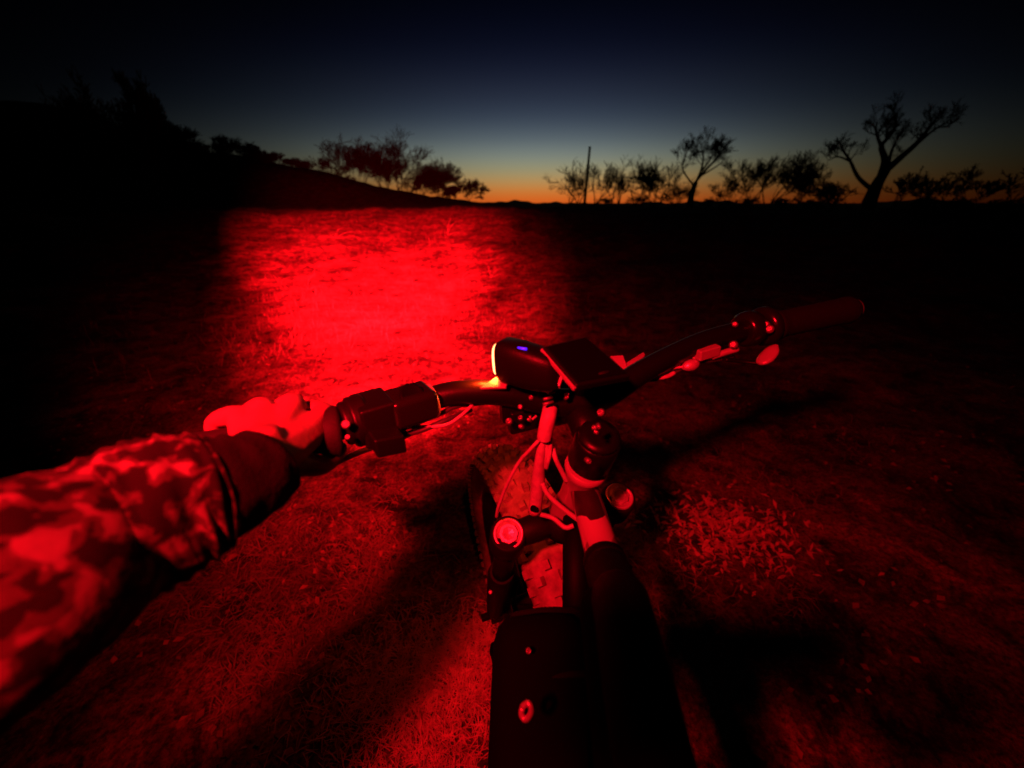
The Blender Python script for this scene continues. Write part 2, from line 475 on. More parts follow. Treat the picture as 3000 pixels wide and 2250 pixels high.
def build_trees():
    G = 'bare trees standing along the right of the field'
    right = [
        (1672, 500, 70, .5, 'small bare tree at the left end of the right-hand row, beside the open orange horizon', dict(lean=(.1, 0))),
        (1700, 478, 72, 0, 'thin bare tree just left of the wooden pole', dict()),
        (1752, 472, 66, 0, 'bare tree with a tuft of twigs just right of the pole', dict(lean=(.1, 0))),
        (1800, 505, 74, 0, 'slender upright bare tree, second to the right of the pole', dict(spread=.35)),
        (1822, 492, 70, 0, 'narrow spindly tree with one bare stem, third right of the pole', dict(spread=.3, trunk=.4)),
        (1878, 470, 64, 0, 'wide bare tree rounded at the top, midway between pole and forked tree', dict(spread=.6)),
        (1925, 492, 60, 0, 'dense brown-twigged tree left of the dark bush', dict(spread=.6, kids=4)),
        (1950, 478, 68, 0, 'bare tree with a small dark clump on its top left of the forked tree', dict(spread=.5)),
        (2150, 530, 66, 0, 'little low bare tree just right of the tall forked tree', dict(spread=.6)),
        (2165, 488, 58, 0, 'upright bare tree with jagged top right of the little low tree', dict(lean=(.15, 0), spread=.5)),
        (2225, 470, 56, 0, 'tall ragged bare tree in the middle of the right cluster', dict(lean=(.25, 0))),
        (2285, 458, 54, 0, 'tallest wide bare tree of the right cluster, leaning right', dict(lean=(.35, 0), kids=4)),
        (2350, 490, 52, 0, 'rounded bare tree closing the right cluster before the gap', dict(lean=(.3, 0), kids=4)),
        (2660, 500, 46, 0, 'faint bare tree just right of the big leaning tree', dict(lean=(.2, 0))),
        (2720, 510, 48, 0, 'upright faint tree in the dim right background, second from the big leaning tree', dict(lean=(.1, 0))),
        (2810, 495, 44, 0, 'taller faint tree leaning right in the dim right background', dict(lean=(.3, 0))),
        (2880, 520, 42, 0, 'low spreading tree near the right edge of the picture', dict(lean=(.3, 0))),
        (2990, 500, 40, 0, 'tree cut off by the right edge of the picture', dict(lean=(.3, 0))),
    ]
    for i, (x, y, d, _, lab, kw) in enumerate(right):
        loc, h = place(x, y, d)
        make_tree(loc, h * 1.15, 100 + i, lab, group=G, **{**dict(spread=.5, kids=3, rmin=.022, stems=3, maxlev=4, trunk=.30, wide=1.12, rtrunk=h * .03), **kw})
    # low scrub at their feet
    G2 = 'low dark scrub along the field edge'
    scrub = [(1985, 520, 50, 'black rounded bush directly left of the tall forked tree'),
             (2090, 572, 48, 'low scrub at the foot of the tall forked tree'),
             (2200, 568, 46, 'low rounded scrub under the ragged tree of the right cluster'),
             (2290, 574, 44, 'low scrub below the tallest tree of the right cluster'),
             (2380, 578, 42, 'low scrub by the bright gap before the big leaning tree'),
             (2470, 520, 27, 'dark bush against the left side of the big leaning trunk'),
             (2720, 570, 36, 'wide dark scrub right of the big leaning trunk'),
             (2830, 568, 34, 'dark scrub mound in the dim right background'),
             (2960, 572, 32, 'dark scrub at the right edge of the picture'),
             (1880, 560, 60, 'low thicket under the wide rounded bare tree'),
             (1770, 572, 62, 'low thicket just right of the pole foot')]
    for i, (x, y, d, lab) in enumerate(scrub):
        loc, h = place(x, y, d)
        make_tree(loc, h * 1.02, 300 + i, lab, name='bush', cat='bush', group=G2, stems=6, spread=.7, kids=3, maxlev=4, trunk=.3, rtrunk=h * .03, rmin=.014, wide=1.7)
    # tall forked tree with upswept limbs
    D = 50
    def limb_tree(name, lab, D, limbs, seed, tw, rmin, foot):
        rng = random.Random(seed); out = {}
        y0 = P(foot[0], foot[1], D).y
        for lv, pts, r0, r1, depth_off in limbs:
            q = [P(x, y, D + depth_off * i / len(pts)) for i, (x, y) in enumerate(pts)]
            q = spline(q, 4); m = len(q)
            out.setdefault(lv, []).append((q, [r0 + (r1 - r0) * i / (m - 1) for i in range(m)]))
            if lv:
                for k in range(tw):
                    i = int(m * rng.uniform(.45, .99)); d = (q[-1] - q[-2]).normalized() + Vector((rng.gauss(0, .45), rng.gauss(0, .45), rng.gauss(0, .45)))
                    grow(rng, q[min(i, m - 1)], d, D * rng.uniform(.015, .030), r1 * .8, 2, out, spread=.5, kids=3, maxlev=5, rmin=rmin)
        base = out[0][0][0][0].copy(); base.z = min(base.z, .8)
        t = empty(name, base); a, b, c = tree_meshes(out)
        a.build('trunk', M['bark'], t); b.build('limbs', M['bark'], t); c.build('crown', M['twig'], t)
        tag(t, lab, 'tree')
    limb_tree('bare_tree', 'tall forked bare tree with upswept fan of limbs, behind the black rounded bush', 48, [
        (0, [(2020, 612), (2026, 570), (2038, 535)], .42, .28, 0),
        (1, [(2038, 535), (2052, 505), (2060, 470), (2058, 440)], .2, .07, 1.5),
        (1, [(2044, 525), (2075, 490), (2100, 465), (2112, 440)], .2, .06, -1.5),
        (1, [(2056, 500), (2082, 465), (2090, 438)], .14, .05, 1),
        (1, [(2060, 512), (2110, 480), (2125, 462)], .10, .04, 2),
        (1, [(2032, 545), (2000, 495), (2010, 450)], .12, .05, -2)], 5, 7, .018, (2020, 600))
    limb_tree('bare_tree', 'big near-black tree leaning right, its limbs splayed high over the right background', 22, [
        (0, [(2535, 625), (2552, 580), (2572, 535), (2598, 495)], .40, .22, 0),
        (1, [(2580, 520), (2592, 470), (2582, 430), (2600, 405), (2622, 380)], .20, .07, 1),
        (1, [(2584, 435), (2572, 405), (2566, 380)], .10, .05, -.6),
        (1, [(2598, 497), (2640, 460), (2680, 425), (2705, 395), (2735, 360)], .20, .07, -1),
        (1, [(2600, 495), (2610, 450), (2625, 415), (2645, 385)], .10, .04, .7),
        (1, [(2690, 418), (2730, 385), (2770, 360)], .09, .04, .4),
        (1, [(2600, 405), (2625, 365), (2618, 340)], .10, .05, .3),
        (1, [(2560, 560), (2515, 520), (2490, 470), (2465, 435)], .13, .05, 1.2),
        (1, [(2495, 475), (2460, 460), (2440, 462)], .06, .03, -.4)], 9, 6, .008, (2535, 600))
    # left hillside
    G3 = 'trees along the dark hillside on the left'
    left = [
        (1372, 547, 84, 592, 'last small round tree at the bottom of the left slope by the orange horizon', dict(kids=4)),
        (1338, 558, 82, 588, 'tiny shrub-like tree second from the foot of the left slope', dict(kids=4)),
        (1278, 508, 80, 580, 'dark dense tree low on the left slope', dict(kids=5, spread=.6)),
        (1235, 512, 82, 575, 'bare tree just above the dark dense tree of the left slope', dict()),
        (1195, 470, 84, 566, 'slender bare tree right of the tall tuft tree on the left slope', dict()),
        (1158, 438, 82, 556, 'tallest bare tree on the left slope with a tuft at the top', dict(spread=.4)),
        (1105, 462, 80, 548, 'brown twiggy tree in the middle of the left hillside clump', dict(kids=4)),
        (1058, 455, 78, 538, 'spreading bare tree left of the brown twiggy tree on the left hillside', dict(kids=4)),
        (1010, 442, 78, 528, 'rounded bare tree topping the left hillside clump', dict()),
        (955, 478, 76, 515, 'small faint tree at the upper end of the left hillside clump', dict()),
        (800, 460, 74, 492, 'small dark pointed tree alone on the left ridge', dict(kids=4, spread=.45)),
        (735, 438, 72, 482, 'right half of the double rounded tree on the left ridge', dict(kids=4)),
        (680, 425, 72, 478, 'left half of the double rounded tree on the left ridge', dict(kids=4)),
        (590, 438, 70, 465, 'low round bush-like tree on the left ridge', dict(kids=4)),
        (520, 420, 60, 470, 'dark tree where the left ridge climbs into blackness', dict(kids=5)),
        (455, 385, 55, 480, 'taller dark tree on the black left slope', dict(kids=5)),
        (1320, 562, 84, 590, 'low twiggy thicket between the last two small trees of the left slope', dict(kids=4)),
        (1225, 530, 83, 580, 'low thicket at the feet of the bare trees on the left slope', dict(kids=4)),
        (1130, 500, 81, 560, 'low thicket under the tallest bare tree of the left slope', dict(kids=4)),
        (1030, 485, 79, 540, 'low thicket in the middle of the left hillside clump', dict(kids=4)),
        (905, 487, 76, 508, 'low scrubby tree halfway between the ridge trees and the hillside clump', dict(kids=4)),
        (855, 480, 75, 500, 'low scrubby tree just right of the pointed ridge tree', dict(kids=4)),
        (640, 440, 71, 472, 'small dark tree tucked left of the double rounded tree', dict(kids=4)),
        (770, 455, 73, 486, 'small dark tree tucked right of the double rounded tree', dict(kids=4)),
        (400, 330, 40, 520, 'huge black tree looming at the far left', dict(kids=4, spread=.6, wide=.45)),
        (250, 330, 42, 520, 'second huge black tree nearest the left edge', dict(kids=4, spread=.6, wide=.6)),
    ]
    for i, (x, y, d, yb, lab, kw) in enumerate(left):
        loc, h = place(x, y, d, yb)
        make_tree(loc, max(h * 1.65, 2.0), 500 + i, lab, group=G3, **{**dict(spread=.55, kids=3, rmin=.028, stems=4, maxlev=4, trunk=.16, wide=1.35, rtrunk=h * .03), **kw})
    # pole
    b = P(1712, 600, 60); tpp = P(1728, 432, 60)
    t = empty('wooden_pole', b)
    MB().tube([b, b.lerp(tpp, .5), tpp], [.24, .21, .18], 10).build('pole', M['wood'], t)
    ax = (tpp - b).normalized()
    MB().lathe(tpp - ax * .02, ax, [(0, .2), (.08, .2), (.16, .08)], 10).build('pole_cap', M['wood'], t)
    tag(t, 'lone wooden pole rising straight above the bare trees at the right of the sunset', 'pole')
build_trees()

# ------------------------------------------------------------------ ground cover
def scatter(name, n, sampler, lens, wid, lie, matr, seed, label, cat, curl=.3, cup=False):
    rs = np.random.RandomState(seed)
    x, y = sampler(rs, n); n = len(x)
    z = terrain(x, y)
    L = rs.uniform(lens[0], lens[1], n); W = rs.uniform(wid[0], wid[1], n)
    a = rs.uniform(0, 2 * math.pi, n); tilt = np.clip(rs.normal(lie, .28, n), .03, 1.45)
    d = np.stack([np.cos(a) * np.cos(tilt), np.sin(a) * np.cos(tilt), np.sin(tilt)], 1)
    side = np.stack([-np.sin(a), np.cos(a), rs.normal(0, .35, n)], 1)
    side /= np.linalg.norm(side, axis=1)[:, None]
    base = np.stack([x, y, z + rs.uniform(0, .012, n)], 1)
    d2 = d.copy(); d2[:, 2] -= curl * rs.uniform(.2, 1.8, n); d2 /= np.linalg.norm(d2, axis=1)[:, None]
    mid = base + d * (L * .55)[:, None]; tip = mid + d2 * (L * .45)[:, None]
    w = W[:, None]
    if cup:
        midc = mid.copy(); midc[:, 2] -= W * .25
        v = np.stack([base, mid - side * w, midc, mid + side * w, tip], 1).reshape(-1, 3)
        k = np.arange(n)[:, None] * 5
        tri = np.concatenate([k + np.array([[0, 2, 1]]), k + np.array([[0, 3, 2]]), k + np.array([[1, 2, 4]]), k + np.array([[2, 3, 4]])], 0)
    else:
        v = np.stack([base - side * w * .5, base + side * w * .5, mid - side * w * .45, mid + side * w * .45, tip], 1).reshape(-1, 3)
        k = np.arange(n)[:, None] * 5
        tri = np.concatenate([k + np.array([[0, 1, 3]]), k + np.array([[0, 3, 2]]), k + np.array([[2, 3, 4]])], 0)
    me = bpy.data.meshes.new(name)
    me.vertices.add(len(v)); me.vertices.foreach_set('co', v.ravel())
    me.loops.add(tri.size); me.loops.foreach_set('vertex_index', tri.ravel().astype(np.int32))
    me.polygons.add(len(tri)); me.polygons.foreach_set('loop_start', np.arange(0, tri.size, 3, dtype=np.int32))
    me.update(); me.validate(); me.materials.append(matr)
    o = bpy.data.objects.new(name, me); COL.objects.link(o)
    tag(o, label, cat, kind='stuff'); return o

def fan(rmin, rmax, a0, a1, power=1.6):
    def f(rs, n):
        r = rmin + (rmax - rmin) * rs.uniform(0, 1, n) ** power
        a = np.radians(rs.uniform(a0, a1, n)); x, y = r * np.sin(a), r * np.cos(a)
        c = np.zeros(n)
        for fx, fy, ph, am in _waves[:14]: c += np.sin(fx * 1.3 * x + fy * 1.3 * y + ph * 2)
        keep = (c + rs.normal(0, 2.2, n)) > -1.0
        return x[keep], y[keep]
    return f
def clusters(cs):
    def f(rs, n):
        X, Y = [], []
        for (cx, cy, s, share) in cs:
            m = int(n * share); X.append(rs.normal(cx, s, m)); Y.append(rs.normal(cy, s * .8, m))
        return np.concatenate(X), np.concatenate(Y)
    return f
scatter('dry_grass', 150000, fan(.9, 20, -55, 50, 1.5), (.02, .075), (.0015, .004), .20, M['straw'], 11,
        'short flattened dry grass covering the ground ahead of the bicycle', 'dry grass')
scatter('grass_tufts', 42000, fan(3.5, 24, -50, 30, .9), (.05, .15), (.002, .005), .85, M['straw'], 12,
        'scattered upright tufts of dry grass in the red beam', 'grass tufts')
gh = lambda x, y: (ground_hit(x, y).x, ground_hit(x, y).y)
scatter('fallen_leaves', 9000, fan(.7, 11, -60, 60, 1.3), (.012, .035), (.005, .012), .2, M['dry_leaf'], 13,
        'fallen dry leaves strewn over the ground', 'leaves', cup=True)
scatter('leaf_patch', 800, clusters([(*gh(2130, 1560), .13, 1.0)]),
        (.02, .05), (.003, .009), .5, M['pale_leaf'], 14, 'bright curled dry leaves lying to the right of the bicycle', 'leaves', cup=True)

scatter('grass_patch', 5200, clusters([(*gh(1270, 2090), .15, .6), (*gh(1360, 1900), .08, .25), (*gh(1180, 1980), .12, .15)]),
        (.02, .06), (.0012, .0028), .35, M['pale_leaf'], 15, 'matted curved dry grass catching the light left of the front wheel', 'grass', curl=.6)
def weeds():
    rng = random.Random(4)
    spec = [(820, 830, 'curved dry weed stalk at the left edge of the red beam'),
            (905, 850, 'low arched dry weed in the left part of the red beam'),
            (1440, 815, 'pointed dry weed stalk at the right edge of the red beam'),
            (1350, 830, 'small bent dry weed near the right of the beam centre'),
            (1310, 690, 'distant leafy weed at the top right of the red beam'),
            (985, 700, 'distant upright weed at the top left of the red beam')]
    for x, y, lab in spec:
        q = ground_hit(x, y); m = MB()
        sc = (q - EYE).length * .045
        for k in range(7):
            d = Vector((rng.gauss(0, .6), rng.gauss(0, .6), 1)).normalized()
            p = [q]; r = [sc * .018]
            for i in range(5):
                d = (d + Vector((rng.gauss(0, .25), rng.gauss(0, .25), -.22))).normalized()
                p.append(p[-1] + d * sc * rng.uniform(.15, .28)); r.append(sc * .018 * (1 - i * .17))
            m.tube(p, r, 4)
        o = m.build('weed', M['straw'], None, origin=q); tag(o, lab, 'weed', 'dry weeds standing in the beam')
weeds()

# ------------------------------------------------------------------ bicycle
T = rel(.086, .330, -.224)                              # top of the steerer
YAW = math.radians(19.5)
Fw = Vector((-math.sin(YAW), math.cos(YAW), 0)); Rt = Vector((math.cos(YAW), math.sin(YAW), .07)).normalized()
A = Vector((-.072, .388, -.918)).normalized()           # steering axis, downwards
Nf = Rt.cross(A).normalized()                           # square to the axis
if Nf.y < 0: Nf = -Nf
bike = empty('bicycle', Vector((.05, -.1, 0)))
tag(bike, 'dark fat-tyred bicycle, bars turned left, with a lit lamp and a small display', 'bicycle')

Cb = rel(.066, .389, -.205)
# --- handlebar
bar_pts = [P(930, 1262, .335), P(1060, 1235, .365), P(1200, 1190, .385), P(1330, 1152, .395), P(1470, 1152, .405), P(1580, 1172, .415), P(1680, 1180, .42),
           P(1770, 1160, .425), P(1900, 1078, .44), P(2050, 1005, .46), P(2180, 968, .475), P(2300, 945, .485), P(2480, 908, .49)]
MB().tube(spline(bar_pts, 6), [.0125 + .0035 * math.exp(-((i / 72 - .5) / .14) ** 2) for i in range(73)], 16).build('handlebar', M['black_metal'], bike)
def along(a, b, t): return Vector(a).lerp(Vector(b), t)
# left grip, hand closes over it
gl0, gl1 = P(985, 1262, .345), P(560, 1330, .30)
gax = (gl1 - gl0).normalized()
gr = MB(); gr.lathe(gl0, gax, [(-.004, .021), (0, .0235), (.012, .019), (.018, .0165), (.13, .0165), (.134, .014)], 24)
grip = gr.build('grip', M['rubber'], bike)
# right grip
r0, r1 = P(2262, 955, .482), P(2495, 906, .49)
g2 = MB(); ax2 = (r1 - r0).normalized(); ln = (r1 - r0).length
prof = [(0, .019), (.006, .019), (.01, .0165)]
for i in range(1, 16): prof.append((.01 + (ln - .02) * i / 16, .0163 + (.0007 if i % 2 else 0)))
prof += [(ln - .006, .0175), (ln, .015)]
grr = g2.lathe(r0, ax2, prof, 20).build('grip', mat('worn_brown_grip', (.004, .003, .0025), .85, 0, .3, 300, spec=.1), bike)
MB().lathe(r1, ax2, [(0, .013), (.004, .013), (.006, .009)], 16).build('end_cap', M['steel'], grr)

# --- left controls
bx = (P(1200, 1190, .385) - P(1020, 1245, .355)).normalized()
up = Vector((0, 0, 1)); up = (up - bx * up.dot(bx)).normalized(); bk = bx.cross(up)          # bk: towards the rider or away
if bk.y > 0: bk = -bk
c1 = MB()
for (px, py, d, r, w) in ((1022, 1238, .35, .0205, .006), (1050, 1232, .355, .024, .008)):
    c1.lathe(P(px, py, d) - bx * w, bx, [(0, r - .002), (.002, r), (2 * w - .002, r), (2 * w, r - .002)], 22)
cl = c1.build('clamp', M['black_plastic'], bike, bevel=.001)
for px, py, d, r in ((1014, 1246, .322, .0036), (1019, 1284, .325, .0022)):
    MB().lathe(P(px, py, d), -(P(px, py, d) - EYE).normalized() + Vector((0, 0, .4)), [(0, r), (.004, r), (.005, r * .7)], 12).build('bolt', M['steel'], cl)
s1 = MB(); pc = P(1098, 1222, .36)
s1.box(pc, bx, bk, up, .016, .021, .02)
s1.box(P(1100, 1180, .362), bx, bk, up, .0125, .008, .007)
swl = s1.build('throttle', M['black_plastic'], bike, bevel=.003)
s2 = MB(); s2.box(P(1134, 1292, .345), (bx - up * .18).normalized(), bk, up, .0135, .012, .0095)
s2.build('switch_pod', M['black_plastic'], bike, bevel=.0025)
# gear / brake reservoir with a round window
s3 = MB(); rc = P(1198, 1180, .375); s3.box(rc + bk * .004, bx, bk, up, .0225, .019, .015)
res = s3.build('brake_reservoir', M['smoke'], bike, bevel=.006, seg=5)
s4 = MB(); wax = (up * .75 + bk * .66).normalized()
s4.lathe(rc + wax * .0175, wax, [(0, .0115), (.003, .0115), (.004, .0095), (.0035, .0085), (.0035, .001)], 28)
s4.build('round_window', M['glass'], res)
# clamp ring of the reservoir
MB().lathe(P(1262, 1176, .388), bx, [(-.003, .0165), (-.002, .018), (.002, .018), (.003, .0165)], 22).build('clamp_ring', M['alloy'], bike)
# brake lever, pale, ahead of and below the bar
lv = MB(); lv.tube(spline([P(1215, 1262, .40), P(1180, 1280, .42), P(1120, 1300, .43), P(1040, 1330, .42), P(975, 1360, .41)], 5), .0055, 10, flat=.6)
lev = lv.build('brake_lever', M['alloy'], bike)
MB().tube([P(1155, 1247, .375), P(1205, 1243, .378)], [.006, .0045], 12).build('cable_adjuster', M['alloy'], bike)
MB().tube([P(1158, 1262, .375), P(1190, 1262, .378)], [.0035, .003], 10).build('cable_adjuster', M['alloy'], bike)
MB().tube([P(1218, 1238, .38), P(1228, 1236, .38)], [.0045, .004], 12).build('cable_adjuster', M['alloy'], bike)
# --- cables at the left
def cable(pts, r, m, name='cable', n=8):
    return MB().tube(spline(pts, 7), r, n).build(name, M[m], bike)
cable([P(1150, 1248, .375), P(1215, 1250, .38), P(1300, 1246, .385), P(1345, 1222, .39), P(1385, 1186, .40)], .0018, 'grey_cable')
cable([P(1225, 1238, .382), P(1290, 1212, .39), P(1340, 1190, .40), P(1420, 1180, .42)], .0026, 'black_cable')
cable([P(1165, 1275, .37), P(1230, 1262, .38), P(1310, 1230, .39), P(1380, 1200, .41)], .0028, 'black_cable')
cable([P(1270, 1152, .392), P(1320, 1140, .397), P(1400, 1131, .40), P(1500, 1136, .41)], .0022, 'black_cable')

# --- right controls
rx = (P(2180, 968, .475) - P(2050, 1005, .46)).normalized()
ru = (up - rx * up.dot(rx)).normalized()
rk = rx.cross(ru); rk = -rk if rk.y > 0 else rk
c2 = MB()
c2.lathe(P(2170, 970, .473), rx, [(0, .017), (.004, .021), (.012, .0225), (.02, .021), (.022, .018)], 26)
c2.lathe(P(2225, 960, .478), rx, [(0, .017), (.003, .024), (.010, .0245), (.014, .022), (.018, .018)], 26)
rc2 = c2.build('clamp', M['smoke'], bike)
for px, py, d, r in ((2246, 952, .46, .004), (2256, 966, .458, .005), (2190, 933, .47, .0035), (2155, 952, .46, .0035), (2150, 1012, .45, .005)):
    q = P(px, py, d); MB().lathe(q, -(q - EYE).normalized() + Vector((-.3, 0, .3)), [(0, r), (.004, r), (.006, r * .6)], 12).build('bolt', M['steel'], rc2)
s5 = MB(); s5.box(P(2072, 1032, .45), rx, rk, ru, .0145, .006, .0065); s5.build('shifter_body', M['paint'], bike, bevel=.002)
s6 = MB(); s6.tube(spline([P(2085, 1045, .455), P(2120, 1034, .455), P(2160, 1022, .455)], 5), [.004] * 11, 8); s6.build('shifter_arm', M['alloy'], bike)
s7 = MB(); q = P(2024, 1070, .45); s7.tube([q - rx * .011, q - rx * .006, q, q + rx * .006, q + rx * .011], [.0025, .006, .0072, .006, .003], 12); s7.build('barrel_adjuster', M['alloy'], bike)
s8 = MB(); s8.tube(spline([P(2120, 1052, .46), P(2170, 1058, .465), P(2215, 1062, .46), P(2242, 1058, .455)], 5), [.0045] * 16, 8, flat=.6)
s8.build('brake_lever', M['black_plastic'], bike)
s9 = MB(); qs = [P(2222, 1066, .452), P(2240, 1052, .452), P(2255, 1036, .452), P(2268, 1018, .452), P(2276, 1010, .452)]
s9.tube(spline(qs, 5), [.003, .0055, .007, .008, .0085, .009, .0095, .0095, .0095, .0095, .009, .009, .0085, .008, .007, .006, .005, .004, .0035, .003, .002], 12, flat=.45)
s9.build('shift_lever', M['paint'], bike)
cable([P(2010, 1074, .45), P(1975, 1078, .45), P(1950, 1085, .45)], .0016, 'white_cable')
cable([P(1912, 1098, .45), P(1930, 1106, .452), P(1955, 1103, .452), P(1975, 1092, .455)], .0026, 'white_cable')
cable([P(2040, 1050, .452), P(2010, 1046, .455), P(1985, 1075, .455)], .0014, 'grey_cable')
cable([P(2150, 1045, .47), P(2080, 1058, .46), P(2040, 1060, .46), P(1990, 1085, .455), P(1940, 1110, .455), P(1880, 1120, .45), P(1800, 1180, .44)], .0022, 'black_cable')
# pale bracket behind the display
br = MB()
br.slab([P(1788, 1042, .47), P(1826, 1040, .47), P(1835, 1068, .46), P(1842, 1090, .455), P(1820, 1076, .46)], .004)
br.slab([P(1828, 1066, .468), P(1886, 1030, .48), P(1890, 1040, .478), P(1842, 1092, .452)], .004)
br.build('mount_bracket', M['paint'], bike, bevel=.0008)

# --- display
dc = [P(1590, 1014, .352), P(1716, 984, .378), P(1852, 1100, .352), P(1690, 1130, .326)]
dbm = MB().slab(dc, .009); disp = dbm.build('display', M['black_plastic'], bike, bevel=.0022)
cen = sum(dc, Vector()) / 4; dn = (dc[1] - dc[0]).cross(dc[3] - dc[0]).normalized(); dn = -dn if dn.z < 0 else dn
MB().slab([cen + (p - cen) * .88 + dn * .0009 for p in dc], .0006).build('screen', M['glass'], disp)
rim = MB().slab([dc[0] - dn * .0025 + (dc[0]-dc[1]).normalized()*.0012, dc[0] - dn * .0025 + (dc[1]-dc[0]).normalized()*.001, dc[3] - dn * .0025 + (dc[1]-dc[0]).normalized()*.001, dc[3] - dn * .0025 + (dc[0]-dc[1]).normalized()*.0012], .0042)
rim.build('lit_edge', M['paint'], disp, bevel=.0005)  # pale strip paints the lit look of the display's left edge
bq = P(1762, 1097, .346)
MB().tube([bq - Rt * .006 + dn * .002, bq + Rt * .006 + dn * .002], .0024, 10, flat=.5).build('screen_glint', M['rubber'], disp)  # small oval bar added to stand for a reflection on the screen
MB().tube([cen - dn * .008, Cb + Vector((.012, 0, .01))], [.010, .013], 14).build('display_mount', M['black_plastic'], bike)
MB().slab([P(1640, 1072, .36), P(1652, 1098, .355), P(1640, 1132, .352), P(1612, 1108, .355)], .006).build('display_clamp', M['alloy'], bike, bevel=.001)

# --- front lamp, turned to the left
ldir = Vector((-.86, .50, -.06)).normalized()
lup = (Vector((0, 0, 1)) - ldir * ldir.z).normalized(); lsd = ldir.cross(lup)
lf = P(1472, 1050, .385)
lb = MB(); base = len(lb.v)
sec = [(0.0, .0150, .0195), (.004, .0170, .0215), (.022, .0175, .0220), (.040, .0168, .0205), (.055, .014, .018), (.064, .009, .012)]
K = 28
for d, a, b in sec:
    for k in range(K):
        t = 2 * math.pi * k / K; c, s_ = math.cos(t), math.sin(t)
        e = .55
        lb.v.append(lf - ldir * d + lsd * (a * math.copysign(abs(c) ** e, c)) + lup * (b * math.copysign(abs(s_) ** e, s_)) - lup * (d * .12))
for i in range(len(sec) - 1):
    for k in range(K):
        a0, b0 = i * K + k, i * K + (k + 1) % K
        lb.f.append((a0, b0, b0 + K, a0 + K)); lb.sm.append(True)
lb.f.append(tuple(reversed(range(K)))); lb.sm.append(False)
lb.f.append(tuple((len(sec) - 1) * K + k for k in range(K))); lb.sm.append(False)
lampb = lb.build('front_lamp', M['black_plastic'], bike)
ln_ = MB(); K2 = 24
for d, s in ((.0005, .90), (.004, .84), (.0065, .6), (.0075, .1)):
    for k in range(K2):
        t = 2 * math.pi * k / K2; c, s_ = math.cos(t), math.sin(t)
        ln_.v.append(lf + ldir * d + lsd * (.015 * s * math.copysign(abs(c) ** .6, c)) + lup * (.0195 * s * math.copysign(abs(s_) ** .6, s_)))
for i in range(3):
    for k in range(K2):
        a0, b0 = i * K2 + k, i * K2 + (k + 1) % K2
        ln_.f.append((a0, a0 + K2, b0 + K2, b0)); ln_.sm.append(True)
ln_.f.append(tuple(3 * K2 + k for k in range(K2))); ln_.sm.append(True)
ln_.f.append(tuple(reversed(range(K2)))); ln_.sm.append(False)
ln_.build('lens', M['lens'], lampb)
MB().slab([P(1480, 1078, .372), P(1522, 1096, .366), P(1522, 1104, .366), P(1512, 1103, .368)], .002).build('bright_streak', M['paint'], lampb, bevel=.0004)  # bright streak under the lamp front, put in as a pale strip
from mathutils.bvhtree import BVHTree
_bv = BVHTree.FromPolygons([tuple(v) for v in lb.v], lb.f)
_d = (P(1530, 1021, 1) - EYE).normalized()
_h = _bv.ray_cast(EYE, _d); qi = (_h[0] - _d * .0004) if _h[0] else P(1530, 1021, .366); MB().tube([qi - ldir * .0045, qi + ldir * .0045], .0013, 8).build('indicator_light', M['led_blue'], lampb)
# pale wedge-shaped bracket under the lens that catches its light
MB().slab([P(1405, 1136, .385), P(1470, 1092, .395), P(1494, 1100, .39), P(1482, 1134, .38)], .003).build('lamp_bracket', M['paint'], bike, bevel=.0006)
MB().tube([P(1560, 1105, .41), P(1575, 1165, .415)], [.013, .015], 16).build('lamp_mount', M['black_plastic'], bike)
ld = bpy.data.lights.new('front_lamp_light', 'SPOT'); ld.energy = 4; ld.color = (1, .032, .003); ld.spot_size = math.radians(125); ld.spot_blend = .6; ld.shadow_soft_size = .008
lo = bpy.data.objects.new('front_lamp_light', ld); COL.objects.link(lo)
lo.location = lf + ldir * .014; lo.rotation_mode = 'QUATERNION'; lo.rotation_quaternion = (ldir * .35 - lup).to_track_quat('-Z', 'Y')
wm = lo.matrix_world
lo.parent = lampb; lo.location = (lf + ldir * .014) - lampb.matrix_world.translation

# --- stem and clamp
st = MB()
sa = (Cb - T); 
st.tube([T + Vector((0, 0, .0)), T + sa * .5 + Vector((0, 0, .004)), Cb], [.019, .017, .018], 18)
st.lathe(T - A * .014, A, [(0, .021), (.004, .0235), (.044, .0235), (.046, .022)], 26)
st.lathe(Cb - Rt * .026, Rt, [(0, .021), (.003, .0235), (.049, .0235), (.052, .021)], 24)
stem = st.build('stem', M['black_metal'], bike)
MB().lathe(T - A * .019, A, [(0, .014), (.002, .0205), (.006, .0215)], 24).build('top_cap', M['black_metal'], bike)
_rb = random.Random(3)
def bolt(q, r, par, m='steel', ax=None):
    ax = ax or (-(q - EYE).normalized() + Vector((_rb.uniform(-.9, .9), _rb.uniform(-.5, .5), _rb.uniform(-.7, .9)))).normalized(); r *= .9
    return MB().lathe(q, ax, [(0, r), (.004, r), (.0052, r * .8), (.0052, r * .45), (.003, r * .42)], 14).build('bolt', M[m], par)
for px, py, d, r in ((1765, 1208, .345, .0038), (1752, 1243, .338, .0022), (1751, 1252, .336, .0026), (1754, 1270, .335, .002)):
    bolt(P(px, py, d), r, stem)
for px, py, d, r in ((1594, 1124, .385, .0052), (1495, 1238, .40, .004), (1524, 1228, .40, .0028), (1532, 1252, .40, .0028), (1526, 1194, .40, .003), (1556, 1170, .40, .0028), (1657, 1157, .39, .002), (1656, 1169, .39, .0022), (1718, 1345, .345, .0028)):
    bolt(P(px, py, d), r, stem)
for i, (px, py) in enumerate(((1612, 1150), (1604, 1167), (1606, 1181))):
    q = P(px, py, .383); MB().tube([q - Rt * .0055 * (.6 + .2 * i), q + Rt * .0055], .0016, 8).build('clamp_rib', M['steel'], stem)
